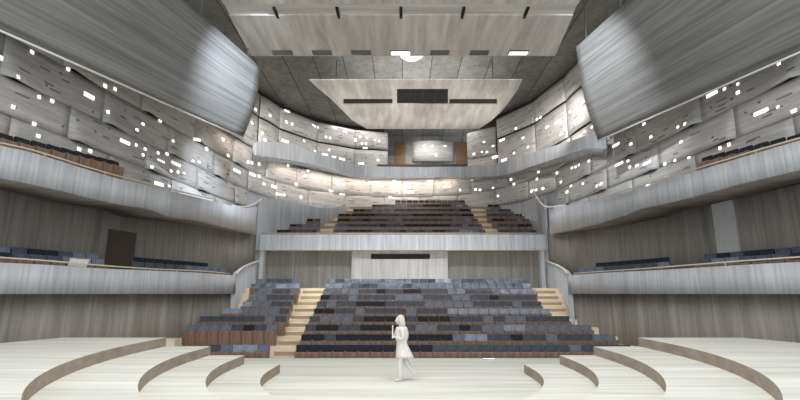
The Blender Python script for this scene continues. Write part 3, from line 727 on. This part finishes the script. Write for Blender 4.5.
def fabric(x, y, z, bias):
    v = mnoise.noise(V((x * 0.55, y * 0.9, z * 0.3))) * 0.9 + random.uniform(-0.09, 0.09) + bias
    return FAB[0] if v < -0.3 else FAB[1] if v < 0.12 else FAB[2] if v < 0.5 else FAB[3]
def line(xa, xb, y, z, txt, grp, bias, frm='a'):
    n = max(1, round((xb - xa) / SW)); st = (xb - xa) / n
    for k in range(n):
        x = xa + st * (k + 0.5); idx = k + 1 if frm == 'a' else n - k
        f = fabric(x, y, z, bias(x)); SEATS.append((x, y, z, 0, f, '%s folding seat, %s' % (FABW[f], txt % ordinal(idx)), grp))
CL = [296, 301, 305, 309, 313.6, 316.5, 320, 323, 325.5, 327]; CR = [631, 616, 592, 570, 550.5, 542, 536.5, 536.5, 531, 528]
for i in range(10):
    y, z = ROWY(i), ROWZ(i); yy = 345 - 7 * i
    b = lambda x, i=i: (-0.45 if i < 2 else -0.2 if i < 4 else 0.0 if i < 7 else 0.12) + (0.45 if x > 2 and i < 5 else 0.15 if x > 2 else 0)  # right-hand seats get paler fabric, painting in the spilled light
    line(at_y(CL[i], yy, y).x, at_y(CR[i], yy, y).x, y, z, ORD[i] + ' row of central stalls, %s from the pale aisle steps', 'central stalls seats', b)
SLP = {0: (208, 270), 2: (186, 277), 3: (199, 285.5), 4: (222, 288.5), 5: (242, 290.5), 6: (248, 293), 7: (254, 298), 8: (251, 299), 9: (257, 301)}
nr_ = 0
for i, (a, b) in SLP.items():
    y, z = ROWY(i), ROWZ(i); yy = 345 - 7 * i
    line(at_y(a, yy, y).x, at_y(b, yy, y).x, y, z, ORD[nr_] + ' row of small side stalls, %s from the aisle steps', 'small side stalls seats', lambda x: 0.2, 'b'); nr_ += 1
UL = [333, 335, 337.5, 338.5, 353, 372, 395]; URr = [485.5, 482, 478, 474, 471, 468, 465]
for i in range(7):
    y, z = UROWY(i), UROWZ(i); yy = 229 - 4.8 * i
    line(at_y(UL[i], yy, y).x, at_y(URr[i], yy, y).x, y, z, ORD[i] + ' row of rear balcony, %s from the dark door side aisle', 'rear balcony seats', lambda x: -0.25 )
for i, (a, b) in enumerate(((277, 317.5), (290, 320), (306, 320.5))):
    y, z = UROWY(i), UROWZ(i); line(at_y(a, 225, y).x, at_y(b, 225, y).x, y, z, ORD[i] + ' row of rear balcony corner, %s from the aisle, dark door side', 'rear balcony corner seats', lambda x: -0.25, 'b')
for i, (a, b) in enumerate(((499, 536), (497, 532), (492, 530), (487.5, 527), (487, 517), (488.5, 501))):
    y, z = UROWY(i), UROWZ(i); line(at_y(a, 225, y).x, at_y(b, 225, y).x, y, z, ORD[i] + ' row of rear balcony corner, %s from the aisle, pilaster side', 'rear balcony corner seats', lambda x: -0.25)
ZHI = lambda y: 6.25 + 0.078 * (y - 13.5)
for s in (-1, 1):
    G = []
    for i in range(31):
        p = HPU.offset(0.35).at(HPU.l_at_y(5) + (HPU.l_at_y(19.5) - HPU.l_at_y(5)) * i / 30); q = HU.at(HU.l_at_y(p.y))
        G.append([V((p.x * s, p.y, ZHI(p.y) - 0.005)), V((q.x * s, p.y, ZHI(p.y) - 0.005))])
    o = sheet('floor_%s_upper_balcony_step' % SIDE[s], G, 0.28, 'wall_wood', None, away=(0, 15, 60)); o['kind'] = 'structure'
def curve_row(plan, off, px0, px1, py, z, txt, grp, bias, skip=None):
    pl = plan.offset(off); s = 1 if px0 > CX else -1
    def lx_(px):
        if px < -30 or px > 830: return None
        return pl.hit(px, py)[1]
    la, lb = sorted((lx_(px0), lx_(px1))); n = max(1, round((lb - la) / 0.53)); st = (lb - la) / n
    for k in range(n):
        l = la + st * (k + 0.5); p = pl.at(l); t = pl.tangent(l); nin = V((-t.y * s, t.x)); zz = z(p.y) if callable(z) else z
        rz = math.atan2(nin.x, -nin.y); f = fabric(p.x * s, p.y, zz, bias)
        idx = n - k
        SEATS.append((p.x * s, p.y, zz, rz, f, '%s folding seat, %s' % (FABW[f], txt % ordinal(idx)), grp))
for s, nm in ((-1, 'dark door'), (1, 'pale pilaster')):
    X = lambda a: a if s < 0 else 802 - a
    g = 'side balcony seats'
    curve_row(HPL, 0.62, X(-6), X(106), 256, 2.68, 'front row before the ' + nm + ', %s counted from its gap', g, 0.15)
    curve_row(HPL, 1.75, X(-6), X(100), 248, 2.95, 'back row before the ' + nm + ', %s counted from its gap', g, -0.2)
    curve_row(HPL, 0.62, X(133), X(234), 266, 2.68, 'front row past the ' + nm + ', %s from the stair handrail end', g, 0.25)
    curve_row(HPL, 1.75, X(133), X(222), 262, 2.95, 'back row past the ' + nm + ', %s from the stair handrail end', g, -0.8)  # strong dark bias puts the back row's shadow into its fabric colour
curve_row(HPU, 0.72, -6, 122, 150, ZHI, 'high side balcony over the dark door, %s from the row end', 'high side balcony seats', -0.9)
curve_row(HPU, 0.72, 806, 699, 150, ZHI, 'high side balcony over the pale pilaster, %s from the row end', 'high side balcony seats', -0.9)
SEATS.sort(key=lambda q: (V(q[:3]) - V((0, 0, EZ))).length)
NS = 300
SHAPES = (('seat', 0), ('backrest', 0), ('arm_panel', -0.216), ('arm_panel', 0.216))
for (x, y, z, rz, f, lb, gp) in SEATS[:NS]:
    r = bpy.data.objects.new('auditorium_seat', None); COL.objects.link(r); r.location = (x, y, z); r.rotation_euler = (0, 0, rz); r.empty_display_size = 0.2
    r['label'] = lb; r['category'] = 'seat'; r['group'] = gp
    for nm, dx in SHAPES:
        o = bpy.data.objects.new(nm, SEATM[nm, f] if nm == 'backrest' else SEATM[nm]); COL.objects.link(o); o.parent = r; o.location = (dx, 0, 0)
        if nm == 'seat':
            c = bpy.data.objects.new('cushion', SEATM['cushion', f]); COL.objects.link(c); c.parent = o
        if nm == 'backrest':
            c = bpy.data.objects.new('back_shell', SEATM['back_shell']); COL.objects.link(c); c.parent = o
bm = bmesh.new()
for (x, y, z, rz, f, lb, gp) in SEATS[NS:]:
    mt = Matrix.Translation((x, y, z)) @ Matrix.Rotation(rz, 4, 'Z')
    for nm, dx in SHAPES + (('back_shell', 0),):
        me = (SEATM[nm, f] if nm == 'backrest' else SEATM[nm]).copy(); me.transform(mt @ Matrix.Translation((dx, 0, 0)))
        k = len(bm.faces); bm.from_mesh(me); bm.faces.ensure_lookup_table()
        mi = 1 + FAB.index(f) if nm == 'backrest' else 0
        for q in range(k, len(bm.faces)): bm.faces[q].material_index = mi
        bpy.data.meshes.remove(me)
me = bpy.data.meshes.new('auditorium_seats'); bm.to_mesh(me); bm.free()
o = link('auditorium_seats', me, ['seat_wood'] + FAB)
tag(o, 'far rows of brown and navy folding seats up in the balconies and rear stalls', 'seats', None, 'stuff')
print('SEATS', len(SEATS))

# ------------------------------------------------------------------ rails along the balcony fronts
def rail(pts, r, name, label, zpost, mat='rail_metal', every=8):
    e = empty(name, pts[0]); q = [p - pts[0] for p in pts]; tube('rail', q, r, mat, e, 6)
    for i in range(2, len(q) - 1, every): tube('post', [q[i] - V((0, 0, zpost)), q[i]], r * 0.6, mat, e, 5)
    tag(e, label, 'railing', 'balcony railings')
def rail_px(plan, data, off=0.08): return catmull([plan.offset(off).hit(x, y)[0] for x, y in data], 4)
rail(rail_px(HPL, [(-8, 257), (0, 257.5), (50, 261), (100, 265.3), (150, 268.8), (200, 271), (230, 273.5)]), 0.028, 'balcony_railing', 'thin beige railing on the lower side balcony below the dark door', 0.14)
rail(rail_px(HPL, [(808, 256.5), (800, 257), (750, 260.3), (700, 264.2), (650, 268.2), (600, 271.5), (574, 273.5)]), 0.028, 'balcony_railing', 'thin beige railing on the lower side balcony below the pale pilaster', 0.14)
rail(rail_px(HPU, [(-8, 141), (0, 142.8), (30, 149.5), (60, 158.5), (90, 168), (120, 176.5), (145, 182.8), (165, 187.8), (200, 196), (226, 202)]), 0.03, 'balcony_railing', 'thin beige railing on the high side balcony above the dark door', 0.13)
rail(rail_px(HPU, [(808, 135.5), (800, 138), (770, 146.5), (740, 155.5), (700, 167.5), (660, 180), (630, 189), (600, 197.5), (575, 202)]), 0.03, 'balcony_railing', 'thin beige railing on the high side balcony above the pale pilaster', 0.13)
pts = [V((-9.4 + 18.9 * i / 40, 31.1, zb1 + 0.1)) for i in range(41)]
rail(pts, 0.03, 'balcony_railing', 'thin pale railing along the straight front of the rear balcony', 0.14, every=3)
pts = [V((p.x, p.y + 0.09, p.z + 0.07)) for p in tg[40:-40]]
# pale curled rails at the ends of the high side balconies
for s, P in ((-1, [(232, 205.5), (240, 207), (249, 206), (256, 203), (261, 199)]), (1, [(566, 205), (556, 206.5), (547, 207), (541, 203), (536, 196), (533.5, 191)])):
    yy = [27.3, 28.2, 29.2, 30.2, 31.2, 32][:len(P)]
    pts = [at_y(x, y, q) for (x, y), q in zip(P, yy)]; pts = catmull(pts, 5)
    rail(pts, 0.06, 'stair_handrail', 'curled white handrail end of the high side balcony, above the ' + ('dark door' if s < 0 else 'pale pilaster') + ' wall', 0.2, 'rail_white', 9)
# bright white board among the side balcony seats
wp, _ = HPL.offset(0.22).hit(79, 258); tw = HPL.tangent(HPL.l_at_y(wp.y)); rz = math.atan2(tw.y, -tw.x)
wb = empty('white_board', (wp.x, wp.y, 2.74), rz + math.pi); tag(wb, 'bright white board with a brown top edge among the side balcony seats', 'board')
box('board', (0, 0, 0.53), (0.62, 0.04, 0.34), 'white_board', wb, Matrix.Rotation(math.radians(-20), 3, 'X')); box('top_edge', (0, 0.075, 0.7), (0.62, 0.05, 0.035), 'seat_wood', wb)
for x in (-0.24, 0.24): box('leg', (x, 0, 0.17), (0.04, 0.04, 0.46), 'seat_wood', wb)

fl_ = at_z(489, 359.6, 0.0); fe = empty('floor_light', (fl_.x, fl_.y, 0)); tag(fe, 'small glowing white light strip on the stage floor at its front edge', 'floor light')
box('casing', (0, 0, 0.012), (0.44, 0.1, 0.024), 'steel', fe); box('diffuser', (0, 0, 0.028), (0.42, 0.085, 0.01), 'light_lamp', fe)

# ------------------------------------------------------------------ the walking person on the stage
PX, PY = -0.03, 13.08
per = empty('person', (PX, PY, 0)); tag(per, 'pale white person in a flared coat walking across the stage holding a folder', 'person')
def skin(name, chains, mat, parent, lvl=2, root=0):
    """chains: list of [(point, radius), ...]; a chain starting with an int continues from that vertex"""
    verts, rad, edges = [], [], []
    for ch in chains:
        prev = None
        for it in ch:
            if isinstance(it, int): prev = it; continue
            p, r = it; verts.append(p); rad.append(r if isinstance(r, tuple) else (r, r)); i = len(verts) - 1
            if prev is not None: edges.append((prev, i))
            prev = i
    me = bpy.data.meshes.new(name); me.from_pydata([V(v) for v in verts], edges, []); o = link(name, me, mat, parent)
    mod = o.modifiers.new('skin', 'SKIN'); mod.use_smooth_shade = True; mod.branch_smoothing = 0.5
    if not me.skin_vertices: me.skin_vertices.new()
    for i, sv in enumerate(me.skin_vertices[0].data): sv.radius = rad[i]; sv.use_root = (i == root)
    sub = o.modifiers.new('sub', 'SUBSURF'); sub.levels = lvl; sub.render_levels = lvl
    return o
# walks towards -x; y is depth
body = skin('body', [
    [((0.02, 0, 0.93), (0.125, 0.105)), ((0.02, 0, 1.08), (0.115, 0.095)), ((0.015, 0, 1.22), (0.13, 0.11)), ((0.01, 0, 1.335), (0.105, 0.095)), ((-0.01, 0, 1.415), 0.05), ((-0.03, 0, 1.48), 0.05)],
    [0, ((0.0, -0.085, 0.86), 0.10), ((-0.02, -0.08, 0.49), 0.085), ((-0.015, -0.08, 0.30), 0.082), ((0.0, -0.08, 0.10), 0.07), ((-0.06, -0.08, 0.045), 0.034), ((-0.17, -0.085, 0.03), 0.028)],
    [0, ((0.05, 0.085, 0.86), 0.10), ((0.12, 0.08, 0.51), 0.08), ((0.21, 0.08, 0.37), 0.07), ((0.31, 0.08, 0.235), 0.05), ((0.345, 0.08, 0.16), 0.034), ((0.30, 0.08, 0.065), 0.027)],
    [3, ((0.02, -0.155, 1.345), 0.056), ((0.075, -0.20, 1.10), 0.042), ((-0.10, -0.13, 1.12), 0.033), ((-0.155, -0.10, 1.14), 0.022)],
    [3, ((0.02, 0.155, 1.345), 0.056), ((0.075, 0.20, 1.12), 0.042), ((-0.10, 0.13, 1.17), 0.033), ((-0.155, 0.10, 1.20), 0.022)],
], 'figure_white', per, 2)
# head with a face looking towards -x
hd = bmesh.new(); bmesh.ops.create_icosphere(hd, subdivisions=4, radius=1)
for v in hd.verts:
    x, y, z = v.co; f = -x
    X = x * 0.098; Y = y * 0.076; Z = z * 0.118
    if z < -0.1: k = 1 + 0.30 * z; Y *= k; X *= (1 + 0.12 * z)
    if f > 0.3:
        g = lambda a, b, w_: math.exp(-((y - a) ** 2 + (z - b) ** 2) / w_)
        X -= 0.026 * g(0, -0.14, 0.016) + 0.010 * g(0, 0.05, 0.012)      # nose and bridge
        X += 0.012 * (g(0.36, 0.08, 0.018) + g(-0.36, 0.08, 0.018))      # eye sockets
        X -= 0.008 * (g(0.36, 0.06, 0.004) + g(-0.36, 0.06, 0.004))      # lids
        X -= 0.008 * g(0, -0.42, 0.010) ; X += 0.006 * g(0, -0.48, 0.002) ; X -= 0.010 * g(0, -0.78, 0.03)   # lips, chin
    v.co = (X, Y, Z)
ho = bm_obj('head', hd, 'figure_white', body, True); ho.location = (-0.045, 0, 1.565)
for s in (-1, 1):
    bm = bmesh.new(); bmesh.ops.create_uvsphere(bm, u_segments=10, v_segments=8, radius=1)
    for v in bm.verts: v.co = V((v.co.x * 0.018, v.co.y * 0.010, v.co.z * 0.03))
    e = bm_obj('ear', bm, 'figure_white', ho, True); e.location = (0.012, 0.074 * s, -0.005)
bm = bmesh.new(); bmesh.ops.create_icosphere(bm, subdivisions=4, radius=1)
for v in bm.verts:
    x, y, z = v.co; X = x * 0.116 + 0.022; Y = y * 0.094; Z = z * 0.128 + 0.012
    if x < -0.35 and z < 0.45: X = max(X, -0.062)
    if z < -0.1 and x > -0.3: Z = Z * 2.5 - 0.02; X += 0.06 * (-z); Y *= 1.12
    v.co = (X, Y, Z)
for v in bm.verts:
    if v.co.x < -0.03 and v.co.z < 0.04: v.co.x = 0.0 + (v.co.x + 0.03) * 0.1
h = bm_obj('hair', bm, 'figure_hair', per, True); h.location = (-0.03, 0, 1.575)
# open flared coat
G = []
for j in range(13):
    v = j / 12; z = 1.40 - 0.80 * v
    ring = []
    for i in range(29):
        a = 2 * math.pi * i / 28
        rx = 0.135 + 0.055 * math.sin(math.pi * min(1, v * 2)) if v < 0.5 else 0.135 + 0.08 * (v - 0.5) * 2
        ry = 0.165 - 0.05 * math.sin(math.pi * 0.5 * min(1, v * 2)) if v < 0.5 else 0.115 + 0.10 * (v - 0.5) * 2
        cx_ = 0.02 + max(0, v - 0.45) * 0.09
        wob = 1 + 0.05 * max(0, v - 0.5) * math.sin(7 * a)
        tail = 0.07 * max(0, v - 0.6) / 0.4 * max(0, math.cos(a)) ** 2
        ring.append(V((cx_ + (rx * wob + tail) * math.cos(a), ry * wob * math.sin(a), z)))
    G.append(ring)
bm = bmesh.new(); RR_ = [[bm.verts.new(p) for p in r[:-1]] for r in G]
for a, b in zip(RR_, RR_[1:]):
    for i in range(28): bm.faces.new((a[i], a[(i + 1) % 28], b[(i + 1) % 28], b[i]))
c = bm_obj('coat', bm, 'figure_white', per, True); md = c.modifiers.new('s', 'SOLIDIFY'); md.thickness = 0.012; md.offset = 1
for s, el, wr in ((-1, (0.075, -0.20, 1.10), (-0.10, -0.13, 1.12)), (1, (0.075, 0.20, 1.12), (-0.10, 0.13, 1.17))):
    skin('sleeve', [[((0.02, 0.13 * s, 1.355), 0.062), ((0.035, 0.165 * s, 1.31), 0.064), (el, 0.054), (wr, 0.046)]], 'figure_white', c, 1)
# hands: five bent fingers each, closed on the folder's edges
for s, wx in ((-1, (-0.155, -0.10, 1.14)), (1, (-0.155, 0.10, 1.20))):
    W = V(wx); ch = [[(W, 0.022), (W + V((-0.035, 0.0, 0.005)), (0.024, 0.032)), (W + V((-0.06, 0.0, 0.005)), (0.014, 0.032))]]
    for k, ln in enumerate((0.050, 0.058, 0.054, 0.042)):
        zz = 0.030 - 0.019 * k; b0 = W + V((-0.055, 0, zz))
        ch.append([1, (b0, 0.0095), (b0 + V((-0.025, -0.018 * s, 0)), 0.009), (b0 + V((-0.030, -0.018 * s - ln * 0.6 * s, 0)), 0.008)])
    t0 = W + V((-0.015, -0.015 * s, 0.025)); ch.append([1, (t0, 0.011), (t0 + V((0.0, -0.03 * s, 0.018)), 0.010), (t0 + V((-0.012, -0.055 * s, 0.02)), 0.008)])
    skin('hand', ch, 'figure_white', body, 1)
fo = empty('folder', (PX - 0.222, PY, 1.10)); tag(fo, 'white folder held upright against the chest of the walking person', 'folder')
box('cover', (0, 0, 0.165), (0.022, 0.24, 0.33), 'white_board', fo, None, 0.004); box('spine', (0, -0.125, 0.165), (0.03, 0.018, 0.33), 'figure_white', fo)
